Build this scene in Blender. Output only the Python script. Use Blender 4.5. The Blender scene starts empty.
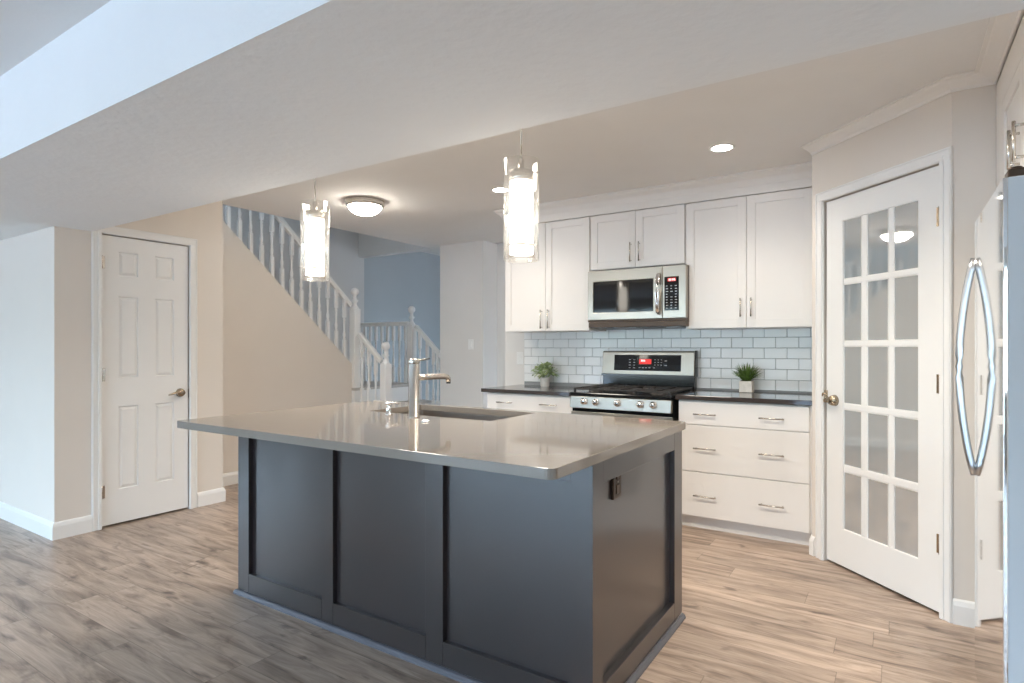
import bpy, bmesh, math, random
from mathutils import Vector, Matrix
from mathutils.geometry import tessellate_polygon
random.seed(4)
PI = math.pi
sc = bpy.context.scene
C = sc.collection

# ---------------------------------------------------------------- camera, world, daylight, exposure
cam_d = bpy.data.cameras.new('camera'); cam = bpy.data.objects.new('camera', cam_d); C.objects.link(cam)
cam.location = (0, 0, 1.25); cam.rotation_euler = (PI/2, 0, math.radians(33.03))
cam_d.sensor_width = 36; cam_d.lens = 20.71; cam_d.shift_y = 6/1024; cam_d.clip_start = 0.02
sc.camera = cam
sc.view_settings.view_transform = 'Standard'; sc.view_settings.look = 'None'
sc.view_settings.gamma = 1; sc.view_settings.use_curve_mapping = False
sc.view_settings.exposure = 0.78
sc.cycles.max_bounces = 12; sc.cycles.diffuse_bounces = 8; sc.cycles.glossy_bounces = 6
sc.cycles.transmission_bounces = 8; sc.cycles.transparent_max_bounces = 16
sc.cycles.sample_clamp_indirect = 6.0
SKY = 10.5                      # daylight outside the windows
K_LAMP = 1.25                  # room lamps

w = bpy.data.worlds.new('daylight'); sc.world = w; w.use_nodes = True
nt = w.node_tree; nt.nodes.clear()
out = nt.nodes.new('ShaderNodeOutputWorld'); bg = nt.nodes.new('ShaderNodeBackground')
tc = nt.nodes.new('ShaderNodeTexCoord'); sx = nt.nodes.new('ShaderNodeSeparateXYZ')
rp = nt.nodes.new('ShaderNodeValToRGB')
nz = nt.nodes.new('ShaderNodeTexNoise'); nz.inputs['Scale'].default_value = 9; nz.inputs['Detail'].default_value = 5
ad = nt.nodes.new('ShaderNodeMath'); ad.operation = 'MULTIPLY_ADD'; ad.inputs[1].default_value = 0.10; 
nt.links.new(tc.outputs['Generated'], sx.inputs[0]); nt.links.new(tc.outputs['Generated'], nz.inputs['Vector'])
nt.links.new(nz.outputs['Fac'], ad.inputs[0]); nt.links.new(sx.outputs['Z'], ad.inputs[2])
nt.links.new(ad.outputs[0], rp.inputs[0])
e = rp.color_ramp.elements
e[0].position = 0.0; e[0].color = (0.34, 0.36, 0.40, 1)
e[1].position = 1.0; e[1].color = (0.48, 0.70, 1.0, 1)
for p, c in ((0.09, (0.15, 0.21, 0.20, 1)), (0.15, (0.32, 0.42, 0.53, 1)), (0.21, (0.60, 0.785, 1.0, 1))):
    k = e.new(p); k.color = c
nt.links.new(rp.outputs[0], bg.inputs['Color']); bg.inputs['Strength'].default_value = SKY
nt.links.new(bg.outputs[0], out.inputs[0])

def portal(loc, rot, sx_, sy_):
    d = bpy.data.lights.new('window_daylight', 'AREA'); d.shape = 'RECTANGLE'; d.size = sx_; d.size_y = sy_
    o = bpy.data.objects.new('window_daylight', d); C.objects.link(o); o.location = loc; o.rotation_euler = rot
    d.cycles.is_portal = True
# window openings of the place: (the rooms behind the camera, the entry and the stairwell)
portal((-4.05, -4.53, 1.15), (PI/2, 0, 0), 5.7, 2.1)          # sliding patio door, faces +Y
portal((.6, -4.53, 1.45), (PI/2, 0, 0), 2.4, 1.5)
portal((-8.53, -1.6, 1.40), (PI/2, 0, -PI/2), 3.0, 1.6)       # side window, faces +X
portal((-4.95, 7.53, 1.10), (-PI/2, 0, 0), .4, 2.1)          # entry, faces -Y
portal((-6.07, 3.1, 3.75), (PI/2, 0, -PI/2), .8, 1.5)        # upstairs stair window, faces +X

# ---------------------------------------------------------------- materials
def mat(name, col, rough=0.5, metal=0.0, spec=0.5, bump=0.0, bscale=60, var=0.0, vscale=4, coat=0.0, stretch=None, emit=None, estr=0, detail=3):
    m = bpy.data.materials.new(name); m.use_nodes = True
    t = m.node_tree; b = t.nodes['Principled BSDF']
    b.inputs['Base Color'].default_value = (*col, 1); b.inputs['Roughness'].default_value = rough
    b.inputs['Metallic'].default_value = metal; b.inputs['Specular IOR Level'].default_value = spec
    b.inputs['Coat Weight'].default_value = coat; b.inputs['Coat Roughness'].default_value = 0.12
    if emit: b.inputs['Emission Color'].default_value = (*emit, 1); b.inputs['Emission Strength'].default_value = estr
    c = t.nodes.new('ShaderNodeTexCoord'); src = c.outputs['Object']
    if stretch:
        mp = t.nodes.new('ShaderNodeMapping'); mp.inputs['Scale'].default_value = stretch
        t.links.new(src, mp.inputs[0]); src = mp.outputs[0]
    if var:
        n = t.nodes.new('ShaderNodeTexNoise'); n.inputs['Scale'].default_value = vscale; n.inputs['Detail'].default_value = detail
        r = t.nodes.new('ShaderNodeValToRGB')
        r.color_ramp.elements[0].color = (*[max(0, x*(1-var)) for x in col], 1); r.color_ramp.elements[0].position = .3
        r.color_ramp.elements[1].color = (*[min(1, x*(1+var)) for x in col], 1); r.color_ramp.elements[1].position = .7
        t.links.new(src, n.inputs['Vector']); t.links.new(n.outputs['Fac'], r.inputs[0]); t.links.new(r.outputs[0], b.inputs['Base Color'])
    if bump:
        n = t.nodes.new('ShaderNodeTexNoise'); n.inputs['Scale'].default_value = bscale; n.inputs['Detail'].default_value = 4
        u = t.nodes.new('ShaderNodeBump'); u.inputs['Strength'].default_value = bump; u.inputs['Distance'].default_value = 0.004
        t.links.new(src, n.inputs['Vector']); t.links.new(n.outputs['Fac'], u.inputs['Height']); t.links.new(u.outputs[0], b.inputs['Normal'])
    return m

M = {}
M['wall'] = mat('greige_wall_paint', (0.75, 0.69, 0.625), 0.75, bump=.06, bscale=220, var=.01)
M['wall_light'] = mat('pale_wall_paint', (0.75, 0.725, 0.695), 0.7, bump=.06, bscale=220, var=.01)
M['wall_blue'] = mat('blue_grey_entry_wall', (0.43, 0.455, 0.47), 0.75, bump=.06, bscale=220, var=.01)  # darker and bluer than the stairwell wall it continues
M['wall_grey'] = mat('warm_grey_wall_paint', (0.64, 0.62, 0.60), 0.75, bump=.06, bscale=220, var=.01)
M['ceil'] = mat('knockdown_ceiling', (0.80, 0.785, 0.765), 0.85, bump=.3, bscale=30, var=.01)
M['beam'] = mat('knockdown_beam_daylit', (0.86, 0.87, 0.87), 0.85, bump=.55, bscale=26, var=.01)  # lighter, cooler than the ceiling: daylight on the beam put into its colour
M['trim'] = mat('white_trim_paint', (0.83, 0.82, 0.80), 0.32, var=.01)
M['cab'] = mat('white_cabinet_paint', (0.84, 0.81, 0.775), 0.33, var=.01)
M['island'] = mat('espresso_island_paint', (0.022, 0.016, 0.016), 0.28, spec=.8, var=.2, vscale=1.6, coat=.5)
M['quartz'] = mat('greige_quartz', (0.245, 0.215, 0.185), 0.07, spec=.6, var=.05, vscale=500)
M['darktop'] = mat('dark_brown_quartz', (0.055, 0.045, 0.042), 0.08, spec=.6, var=.3, vscale=350)
M['steel'] = mat('brushed_stainless', (0.44, 0.405, 0.35), 0.30, metal=1, bump=.03, bscale=40, stretch=(1, 40, 40))
M['nickel'] = mat('satin_nickel', (0.62, 0.58, 0.53), 0.25, metal=1, var=.03)
M['chrome'] = mat('chrome', (0.85, 0.85, 0.86), 0.06, metal=1, var=.01)
M['sinksteel'] = mat('sink_steel', (0.40, 0.365, 0.33), 0.33, metal=1, bump=.02, bscale=60)
M['fridge'] = mat('polished_fridge_steel', (0.86, 0.85, 0.84), 0.045, metal=1, var=.01)
M['handle_steel'] = mat('satin_handle_steel', (0.60, 0.62, 0.65), 0.28, metal=1, var=.02)
M['fridge_side'] = mat('fridge_side_grey', (0.56, 0.60, 0.64), 0.55, metal=0, bump=.04, bscale=300)
M['black'] = mat('black_enamel', (0.008, 0.009, 0.010), 0.12, spec=.6, var=.2)
M['iron'] = mat('cast_iron', (0.030, 0.026, 0.024), 0.5, bump=.2, bscale=200)
M['glassblack'] = mat('black_oven_glass', (0.006, 0.005, 0.005), 0.05, spec=.5, var=.2)
M['bronze'] = mat('dark_vent_bronze', (0.07, 0.045, 0.03), 0.35, metal=.6, var=.1)
M['brass'] = mat('antique_nickel_brass', (0.42, 0.34, 0.25), 0.25, metal=1, var=.1)
M['key'] = mat('printed_key_legend', (0.55, 0.56, 0.58), 0.5, var=.05)
M['redled'] = mat('red_led_display', (0.1, 0.0, 0.0), 0.3, emit=(1, 0.03, 0.02), estr=.5, var=.05)
M['whiteled'] = mat('display_digit', (0.8, 0.7, 0.7), 0.3, emit=(1, .8, .8), estr=.9, var=.01)
M['plate'] = mat('white_wall_plate', (0.86, 0.85, 0.83), 0.4, var=.01)
M['tread'] = mat('grey_stair_tread', (0.50, 0.47, 0.44), 0.7, bump=.2, bscale=120, var=.08)
M['pot'] = mat('whitewashed_pot', (0.74, 0.71, 0.66), 0.7, bump=.3, bscale=80, var=.10, vscale=30)
M['soil'] = mat('potting_soil', (0.05, 0.035, 0.025), 0.9, bump=.5, bscale=150, var=.3, vscale=60)
M['leaf_sage'] = mat('sage_leaf', (0.34, 0.42, 0.20), 0.55, var=.45, vscale=25)
M['leaf_grass'] = mat('grass_leaf', (0.11, 0.19, 0.035), 0.5, var=.55, vscale=30)
M['shoe'] = mat('island_shoe_paint', (0.10, 0.10, 0.115), 0.22, spec=.7, var=.05)
M['grout'] = mat('grey_grout', (0.34, 0.345, 0.35), 0.8, var=.05, vscale=40)
M['tile'] = mat('white_glazed_tile', (0.88, 0.885, 0.885), 0.09, var=.02, vscale=3)
M['outside'] = mat('patio_ground', (0.36, 0.36, 0.37), 0.9, var=.2)

def emis(name, col, strength):
    m = bpy.data.materials.new(name); m.use_nodes = True; t = m.node_tree; t.nodes.clear()
    o = t.nodes.new('ShaderNodeOutputMaterial'); s = t.nodes.new('ShaderNodeEmission')
    n = t.nodes.new('ShaderNodeTexNoise'); n.inputs['Scale'].default_value = 3
    mx = t.nodes.new('ShaderNodeMix'); mx.data_type = 'RGBA'
    mx.inputs[6].default_value = (*col, 1); mx.inputs[7].default_value = (*[c*.97 for c in col], 1)
    t.links.new(n.outputs['Fac'], mx.inputs[0]); t.links.new(mx.outputs[2], s.inputs['Color'])
    s.inputs['Strength'].default_value = strength; t.links.new(s.outputs[0], o.inputs[0]); return m
M['opal'] = emis('lit_opal_glass', (1.0, 0.93, 0.83), 6.0*K_LAMP)
M['dome'] = emis('lit_dome_glass', (1.0, 0.92, 0.81), 30*K_LAMP)
M['led'] = emis('lit_downlight', (1.0, 0.94, 0.86), 20*K_LAMP)

def thin_glass(name, tint, refl, rough=.02, dif=0.0, dcol=(.5, .5, .5), edge=.75):
    m = bpy.data.materials.new(name); m.use_nodes = True; t = m.node_tree; t.nodes.clear()
    o = t.nodes.new('ShaderNodeOutputMaterial'); tr = t.nodes.new('ShaderNodeBsdfTransparent'); gl = t.nodes.new('ShaderNodeBsdfGlossy')
    tr.inputs[0].default_value = (*tint, 1); gl.inputs['Roughness'].default_value = rough; gl.inputs[0].default_value = (1, 1, 1, 1)
    lw = t.nodes.new('ShaderNodeLayerWeight'); lw.inputs[0].default_value = .35
    ma = t.nodes.new('ShaderNodeMath'); ma.operation = 'MULTIPLY_ADD'; ma.inputs[1].default_value = edge; ma.inputs[2].default_value = refl
    ma.use_clamp = True
    t.links.new(lw.outputs['Fresnel'], ma.inputs[0])
    mx = t.nodes.new('ShaderNodeMixShader'); t.links.new(ma.outputs[0], mx.inputs[0])
    base = tr
    if dif:
        df = t.nodes.new('ShaderNodeBsdfDiffuse'); df.inputs[0].default_value = (*dcol, 1)
        m2 = t.nodes.new('ShaderNodeMixShader'); m2.inputs[0].default_value = dif
        t.links.new(tr.outputs[0], m2.inputs[1]); t.links.new(df.outputs[0], m2.inputs[2]); base = m2
    t.links.new(base.outputs[0], mx.inputs[1]); t.links.new(gl.outputs[0], mx.inputs[2]); t.links.new(mx.outputs[0], o.inputs[0])
    return m
M['clear'] = thin_glass('clear_pendant_glass', (.97, .97, .96), .02, dif=.07, dcol=(.9, .9, .88), edge=.4)
M['window_glass'] = thin_glass('window_glass', (.96, .98, .98), .02)
M['pane'] = thin_glass('frosted_pantry_glass', (.5, .55, .55), .44, rough=.025, dif=.8, dcol=(.44, .50, .53))

def floor_material():
    m = bpy.data.materials.new('oak_plank_floor'); m.use_nodes = True; t = m.node_tree; b = t.nodes['Principled BSDF']
    N = t.nodes.new; L = t.links.new
    def math_(op, a, bb=None, c=None):
        n = N('ShaderNodeMath'); n.operation = op
        for i, v in enumerate((a, bb, c)):
            if v is None: continue
            if isinstance(v, (int, float)): n.inputs[i].default_value = v
            else: L(v, n.inputs[i])
        return n.outputs[0]
    tcn = N('ShaderNodeTexCoord'); s = N('ShaderNodeSeparateXYZ'); L(tcn.outputs['Object'], s.inputs[0])
    PW, PL = 0.152, 1.22
    yr = math_('DIVIDE', s.outputs['Y'], PW); row = math_('FLOOR', yr)
    wn = N('ShaderNodeTexWhiteNoise'); wn.noise_dimensions = '1D'; L(row, wn.inputs['W'])
    xo = math_('ADD', math_('DIVIDE', s.outputs['X'], PL), math_('MULTIPLY', wn.outputs['Value'], 7.31)); col = math_('FLOOR', xo)
    cv = N('ShaderNodeCombineXYZ'); L(row, cv.inputs[0]); L(col, cv.inputs[1])
    w2 = N('ShaderNodeTexWhiteNoise'); w2.noise_dimensions = '2D'; L(cv.outputs[0], w2.inputs['Vector'])
    pid = w2.outputs['Value']
    # grain coordinates: stretched along X, shifted per plank
    gx = math_('ADD', math_('MULTIPLY', s.outputs['X'], 1.0), math_('MULTIPLY', pid, 37.0))
    gy = math_('ADD', s.outputs['Y'], math_('MULTIPLY', pid, 11.0))
    gv = N('ShaderNodeCombineXYZ'); L(gx, gv.inputs[0]); L(math_('MULTIPLY', gy, 7.0), gv.inputs[1])
    n1 = N('ShaderNodeTexNoise'); n1.inputs['Scale'].default_value = 2.4; n1.inputs['Detail'].default_value = 6; n1.inputs['Roughness'].default_value = .62; n1.inputs['Distortion'].default_value = .9
    L(gv.outputs[0], n1.inputs['Vector'])
    gv2 = N('ShaderNodeCombineXYZ'); L(gx, gv2.inputs[0]); L(math_('MULTIPLY', gy, 30.0), gv2.inputs[1])
    n2 = N('ShaderNodeTexNoise'); n2.inputs['Scale'].default_value = 5; n2.inputs['Detail'].default_value = 4; L(gv2.outputs[0], n2.inputs['Vector'])
    gv3 = N('ShaderNodeCombineXYZ'); L(gx, gv3.inputs[0]); L(math_('MULTIPLY', gy, 2.6), gv3.inputs[1])
    n3 = N('ShaderNodeTexNoise'); n3.inputs['Scale'].default_value = 4.6; n3.inputs['Detail'].default_value = 3; n3.inputs['Distortion'].default_value = .5; L(gv3.outputs[0], n3.inputs['Vector'])
    r1 = N('ShaderNodeValToRGB'); L(n1.outputs['Fac'], r1.inputs[0])
    el = r1.color_ramp.elements
    el[0].position = .30; el[0].color = (0.175, 0.124, 0.094, 1); el[1].position = .72; el[1].color = (0.525, 0.412, 0.330, 1)
    k = el.new(.5); k.color = (0.375, 0.285, 0.222, 1)
    # dark smudges and knots
    r3 = N('ShaderNodeValToRGB'); L(n3.outputs['Fac'], r3.inputs[0])
    r3.color_ramp.elements[0].position = .28; r3.color_ramp.elements[0].color = (.33, .30, .30, 1)
    r3.color_ramp.elements[1].position = .40; r3.color_ramp.elements[1].color = (1, 1, 1, 1)
    m1 = N('ShaderNodeMix'); m1.data_type = 'RGBA'; m1.blend_type = 'MULTIPLY'; m1.inputs[0].default_value = .85
    L(r1.outputs[0], m1.inputs[6]); L(r3.outputs[0], m1.inputs[7])
    # per plank tone
    tone = N('ShaderNodeMapRange'); L(pid, tone.inputs[0]); tone.inputs[3].default_value = .86; tone.inputs[4].default_value = 1.12
    fine = N('ShaderNodeMapRange'); L(n2.outputs['Fac'], fine.inputs[0]); fine.inputs[1].default_value = .3; fine.inputs[2].default_value = .7; fine.inputs[3].default_value = .88; fine.inputs[4].default_value = 1.1
    # joints
    fy = math_('FRACT', yr); fx = math_('FRACT', xo)
    ey = math_('MINIMUM', fy, math_('SUBTRACT', 1.0, fy)); ex = math_('MINIMUM', fx, math_('SUBTRACT', 1.0, fx))
    jy = math_('LESS_THAN', ey, .010); jx = math_('LESS_THAN', ex, .0013)
    j = math_('MAXIMUM', jy, jx); jd = math_('SUBTRACT', 1.0, math_('MULTIPLY', j, .38))
    f = math_('MULTIPLY', math_('MULTIPLY', tone.outputs[0], fine.outputs[0]), jd)
    vm = N('ShaderNodeVectorMath'); vm.operation = 'SCALE'; L(m1.outputs[2], vm.inputs[0]); L(f, vm.inputs['Scale'])
    L(vm.outputs[0], b.inputs['Base Color'])
    b.inputs['Roughness'].default_value = .34; b.inputs['Specular IOR Level'].default_value = .45
    bp = N('ShaderNodeBump'); bp.inputs['Strength'].default_value = .25; bp.inputs['Distance'].default_value = .002
    L(math_('SUBTRACT', n2.outputs['Fac'], math_('MULTIPLY', j, 1.5)), bp.inputs['Height']); L(bp.outputs[0], b.inputs['Normal'])
    return m
M['floor'] = floor_material()

# ---------------------------------------------------------------- mesh helpers
class MB:
    def __init__(s): s.bm = bmesh.new()
    def box(s, x0, x1, y0, y1, z0, z1, bev=0.0, seg=2, rot=None):
        t = bmesh.new(); bmesh.ops.create_cube(t, size=1)
        for v in t.verts:
            v.co = Vector(((x0+x1)/2+v.co.x*(x1-x0), (y0+y1)/2+v.co.y*(y1-y0), (z0+z1)/2+v.co.z*(z1-z0)))
        if bev: bmesh.ops.bevel(t, geom=t.edges[:], offset=bev, segments=seg, affect='EDGES', profile=.5)
        if rot: bmesh.ops.transform(t, matrix=rot, verts=t.verts)
        s.join(t); return s
    def join(s, t):
        me = bpy.data.meshes.new('tmp'); t.to_mesh(me); t.free(); s.bm.from_mesh(me); bpy.data.meshes.remove(me)
    def lathe(s, prof, c=(0, 0, 0), n=24, axis='Z', rot=None, cap=True):
        t = bmesh.new(); rings = []
        for r, z in prof:
            rings.append([t.verts.new((r*math.cos(2*PI*i/n), r*math.sin(2*PI*i/n), z)) for i in range(n)])
        for a, b in zip(rings, rings[1:]):
            for i in range(n):
                t.faces.new((a[i], a[(i+1) % n], b[(i+1) % n], b[i]))
        if cap:
            if prof[0][0] > 1e-6: t.faces.new(list(reversed(rings[0])))
            if prof[-1][0] > 1e-6: t.faces.new(rings[-1])
        bmesh.ops.remove_doubles(t, verts=t.verts, dist=1e-6)
        mtx = Matrix.Identity(4)
        if axis == 'X': mtx = Matrix.Rotation(PI/2, 4, 'Y')
        if axis == 'Y': mtx = Matrix.Rotation(-PI/2, 4, 'X')
        if axis == '-Y': mtx = Matrix.Rotation(PI/2, 4, 'X')
        if rot: mtx = rot @ mtx
        bmesh.ops.transform(t, matrix=Matrix.Translation(c) @ mtx, verts=t.verts)
        for f in t.faces: f.smooth = True
        s.join(t); return s
    def cyl(s, c, r, h, axis='Z', n=20): return s.lathe([(r, 0), (r, h)], c, n, axis)
    def tube(s, pts, r, n=10, sq=None):
        pts = [Vector(p) for p in pts]; t = bmesh.new(); rings = []
        rr = r if isinstance(r, (list, tuple)) else [r]*len(pts)
        up = Vector((0, 0, 1))
        for i, p in enumerate(pts):
            d = (pts[min(i+1, len(pts)-1)] - pts[max(i-1, 0)]).normalized()
            a = d.cross(up)
            if a.length < 1e-3: a = d.cross(Vector((0, 1, 0)))
            a.normalize(); b = a.cross(d).normalized()
            rings.append([t.verts.new(p + rr[i]*(math.cos(2*PI*k/n)*a*(sq or 1) + math.sin(2*PI*k/n)*b)) for k in range(n)])
        for a, b in zip(rings, rings[1:]):
            for k in range(n): t.faces.new((a[k], a[(k+1) % n], b[(k+1) % n], b[k]))
        t.faces.new(list(reversed(rings[0]))); t.faces.new(rings[-1])
        for f in t.faces: f.smooth = True
        s.join(t); return s
    def prism(s, poly, lo, hi, plane='XY', holes=()):
        """extrude polygon (2D) with optional holes from lo to hi"""
        def P(p, h):
            return {'XY': (p[0], p[1], h), 'YZ': (h, p[0], p[1]), 'XZ': (p[0], h, p[1])}[plane]
        t = bmesh.new(); loops = [list(poly)] + [list(h) for h in holes]
        tri = tessellate_polygon([[Vector((p[0], p[1], 0)) for p in l] for l in loops])
        flat = [p for l in loops for p in l]
        A = [t.verts.new(P(p, lo)) for p in flat]; B = [t.verts.new(P(p, hi)) for p in flat]
        for f in tri:
            for V in (A, B):
                try: t.faces.new([V[i] for i in f])
                except ValueError: pass
        k = 0
        for l in loops:
            n = len(l)
            for i in range(n):
                t.faces.new((A[k+i], A[k+(i+1) % n], B[k+(i+1) % n], B[k+i]))
            k += n
        bmesh.ops.recalc_face_normals(t, faces=t.faces)
        bmesh.ops.dissolve_limit(t, angle_limit=.01, verts=t.verts, edges=t.edges) if not holes else None
        s.join(t); return s
    def sweep(s, path, prof, left=True):
        """sweep profile [(offset, z)] along plan path; offset to the left of travel"""
        t = bmesh.new(); pts = [Vector((p[0], p[1])) for p in path]; rings = []
        for i, p in enumerate(pts):
            d0 = (p - pts[i-1]).normalized() if i else None
            d1 = (pts[i+1] - p).normalized() if i < len(pts)-1 else None
            nrm = lambda d: Vector((-d.y, d.x)) if left else Vector((d.y, -d.x))
            if d0 is None: m = nrm(d1)
            elif d1 is None: m = nrm(d0)
            else:
                a, b = nrm(d0), nrm(d1); m = (a+b); m = m/(m.dot(a)) if m.length > 1e-6 else a
            rings.append([t.verts.new((p.x+m.x*o, p.y+m.y*o, z)) for o, z in prof])
        n = len(prof)
        for a, b in zip(rings, rings[1:]):
            for k in range(n): t.faces.new((a[k], a[(k+1) % n], b[(k+1) % n], b[k]))
        t.faces.new(rings[0]); t.faces.new(list(reversed(rings[-1])))
        bmesh.ops.recalc_face_normals(t, faces=t.faces); s.join(t); return s
    def xf(s, m): bmesh.ops.transform(s.bm, matrix=m, verts=s.bm.verts); return s
    def build(s, name, m, parent=None, bev=0):
        me = bpy.data.meshes.new(name); s.bm.to_mesh(me); s.bm.free()
        o = bpy.data.objects.new(name, me); C.objects.link(o); me.materials.append(M[m] if isinstance(m, str) else m)
        if parent: o.parent = parent
        if bev:
            b = o.modifiers.new('bevel', 'BEVEL'); b.width = bev; b.segments = 2; b.limit_method = 'ANGLE'; b.angle_limit = math.radians(40)
        return o

def tag(o, label, cat, group=None, kind=None):
    o['label'] = label; o['category'] = cat
    if group: o['group'] = group
    if kind: o['kind'] = kind
    return o
def struct(o, label, cat): return tag(o, label, cat, kind='structure')
def thing(name, label, cat, loc=(0, 0, 0), rz=0, group=None, kind=None):
    o = bpy.data.objects.new(name, None); C.objects.link(o); o.location = loc; o.rotation_euler = (0, 0, rz); o.empty_display_size = .1
    return tag(o, label, cat, group, kind)
def dup(o, parent=None):
    c = o.copy(); C.objects.link(c); c.parent = parent
    for ch in list(o.children): dup(ch, c)
    return c
def rrect(x0, x1, y0, y1, r, n=5):
    p = []
    for cx, cy, a in ((x1-r, y0+r, -PI/2), (x1-r, y1-r, 0), (x0+r, y1-r, PI/2), (x0+r, y0+r, PI)):
        p += [(cx+r*math.cos(a+PI/2*k/n), cy+r*math.sin(a+PI/2*k/n)) for k in range(n+1)]
    return p

CZ = 2.46     # kitchen ceiling
BZ = 2.04     # underside of the dropped beam
LZ = 2.385    # living side ceiling
# ---------------------------------------------------------------- the setting
struct(MB().box(-9, 3, -4.7, 7.7, -.1, 0).build('floor', 'floor'), 'wide oak plank floor with dark knots running through the kitchen', 'floor')
struct(MB().box(-4.76, 1.2, 1.806, 5.5, CZ, 2.9).box(-6.03, 1.2, 5.5, 5.62, CZ, 2.9).box(-6.03, 1.2, 5.62, 7.6, 2.70, 2.9).build('ceiling', 'ceil'), 'flat pale ceiling above the kitchen and hall', 'ceiling')
struct(MB().box(-8.7, 2.7, -4.7, .9, LZ, 2.6).build('ceiling_living', 'ceil'), 'pale blue lit ceiling on the near side of the dropped beam', 'ceiling')
struct(MB().box(-4.585, 2.7, .9, 1.806, BZ, 2.9).box(-8.7, -4.585, .9, 1.595, BZ, 2.9).build('ceiling_beam', 'beam'), 'wide dropped ceiling beam with textured underside crossing over the island', 'beam')
# closet block on the left
struct(MB().box(-8.7, -4.585, 1.590, 1.69, 0, 2.46).build('wall_left', 'wall'), 'bluish white wall at the far left of the photo', 'wall')
struct(MB().box(-4.70, -4.585, 1.69, 1.853, 0, CZ).box(-4.70, -4.585, 2.468, 2.64, 0, CZ).box(-4.70, -4.585, 1.853, 2.468, 2.043, CZ)
       .box(-5.2, -4.585, 2.64, 2.735, 0, CZ).build('wall_closet', 'wall'), 'greige wall around the six panel closet door', 'wall')
# stairs side wall with sloping top
struct(MB().prism([(2.735, 0), (4.66, 0), (4.66, .955), (2.965, 2.455), (2.735, 2.455)], -5.18, -5.08, 'YZ').build('wall_stairs', 'wall'),
       'tan wall below the stair balusters with a sloping top', 'wall')
struct(MB().box(-6.15, -6.03, 1.5, 2.7, 0, 5).box(-6.15, -6.03, 3.5, 5.6, 0, 5).box(-6.15, -6.03, 2.7, 3.5, 0, 3.0).box(-6.15, -6.03, 2.7, 3.5, 4.5, 5)
       .box(-4.76, -4.66, 1.5, 5.6, 2.9, 5).box(-6.03, -4.66, 1.45, 1.55, 2.5, 5).box(-6.03, -4.66, 5.5, 5.6, 2.9, 5).box(-6.15, -4.66, 1.45, 5.6, 5, 5.1)
       .build('wall_stairwell', 'wall_grey'), 'grey blue wall behind the staircase', 'wall')
struct(MB().box(-4.53, -3.90, 5.40, 5.5, 0, CZ).box(-4.0, -3.90, 5.5, 5.68, 0, CZ).box(-4.0, 1.2, 5.68, 5.78, 0, 2.70).build('wall_hall', 'wall_light'),
       'pale grey hall wall with a light switch left of the kitchen cabinets', 'wall')
struct(MB().box(-6.15, -6.03, 5.6, 7.6, 0, 2.9).box(-6.03, -5.15, 7.5, 7.6, 0, 2.9).box(-4.75, 1.2, 7.5, 7.6, 0, 2.9).box(-5.15, -4.75, 7.5, 7.6, 2.15, 2.9).build('wall_entry', 'wall_blue'), 'blue grey entry wall beyond the stair landing', 'wall')
struct(MB().box(-3.13, -.34, 4.69, 4.80, 0, CZ).build('wall_back', 'wall_light'), 'kitchen back wall behind the range and cabinets', 'wall')
# pantry corner
PC = Vector((-.42, 3.973)); PD = Vector((math.cos(-PI/4), math.sin(-PI/4)))
PM = Matrix.Translation((PC.x, PC.y, 0)) @ Matrix.Rotation(-PI/4, 4, 'Z')      # local x along the wall, y into the pantry
LEN = .901; D0, D1, DZ = .108, .846, 2.10
pw = MB().box(0, D0-.012, 0, .10, 0, CZ).box(D1+.012, LEN, 0, .10, 0, CZ).box(D0-.012, D1+.012, 0, .10, DZ+.008, CZ).xf(PM)
pw.box(-.42, -.34, 3.99, 4.70, 0, CZ).box(.217, 1.05, 3.336, 3.436, 0, CZ)
pw.box(-.36, 1.05, 4.70, 4.80, 0, CZ)
struct(pw.build('wall_pantry', 'wall'), 'pale angled wall around the glass pantry door', 'wall')
struct(MB().box(1.02, 1.2, -.2, 4.8, 0, CZ).box(1.2, 2.7, -.3, -.2, 0, CZ).box(2.6, 2.7, -4.7, -.3, 0, CZ).build('wall_right', 'wall_light'), 'right hand wall behind the refrigerator', 'wall')
# living room shell with its window openings (behind the camera)
struct(MB().box(-8.7, -6.9, -4.6, -4.5, 0, 2.5).box(-1.2, -.6, -4.6, -4.5, 0, 2.5).box(1.8, 2.7, -4.6, -4.5, 0, 2.5)
       .box(-6.9, -1.2, -4.6, -4.5, 2.2, 2.5).box(-.6, 1.8, -4.6, -4.5, 2.2, 2.5).box(-.6, 1.8, -4.6, -4.5, 0, .7).build('wall_rear', 'wall_light'), 'rear living room wall', 'wall')
struct(MB().box(-8.6, -8.5, -4.6, -3.1, 0, 2.5).box(-8.6, -8.5, -.1, 1.69, 0, 2.5).box(-8.6, -8.5, -3.1, -.1, 0, .6).box(-8.6, -8.5, -3.1, -.1, 2.2, 2.5).build('wall_side', 'wall_light'), 'living room side wall', 'wall')
def window(n, axis, a0, a1, z0, z1, at, mull, label):
    r = thing(f'window_{n}', label, 'window', (0, 0, 0), kind='structure'); f = MB(); t = .06
    def bx(u0, u1, w0, w1, d0, d1):
        if axis == 'x': f.box(u0, u1, at+d0, at+d1, w0, w1)
        else: f.box(at+d0, at+d1, u0, u1, w0, w1)
    bx(a0, a0+t, z0, z1, -.03, .03); bx(a1-t, a1, z0, z1, -.03, .03); bx(a0+t, a1-t, z0, z0+t, -.03, .03); bx(a0+t, a1-t, z1-t, z1, -.03, .03)
    for k in range(1, mull):
        u = a0+(a1-a0)*k/mull; bx(u-.035, u+.035, z0+t, z1-t, -.03, .03)
    f.build('window_frame', 'trim', r); f = MB(); bx(a0+t, a1-t, z0+t, z1-t, -.003, .003); f.build('window_pane', 'window_glass', r)
window(1, 'x', -6.9, -1.2, 0.0, 2.2, -4.55, 3, 'sliding patio door of the living room')
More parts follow.
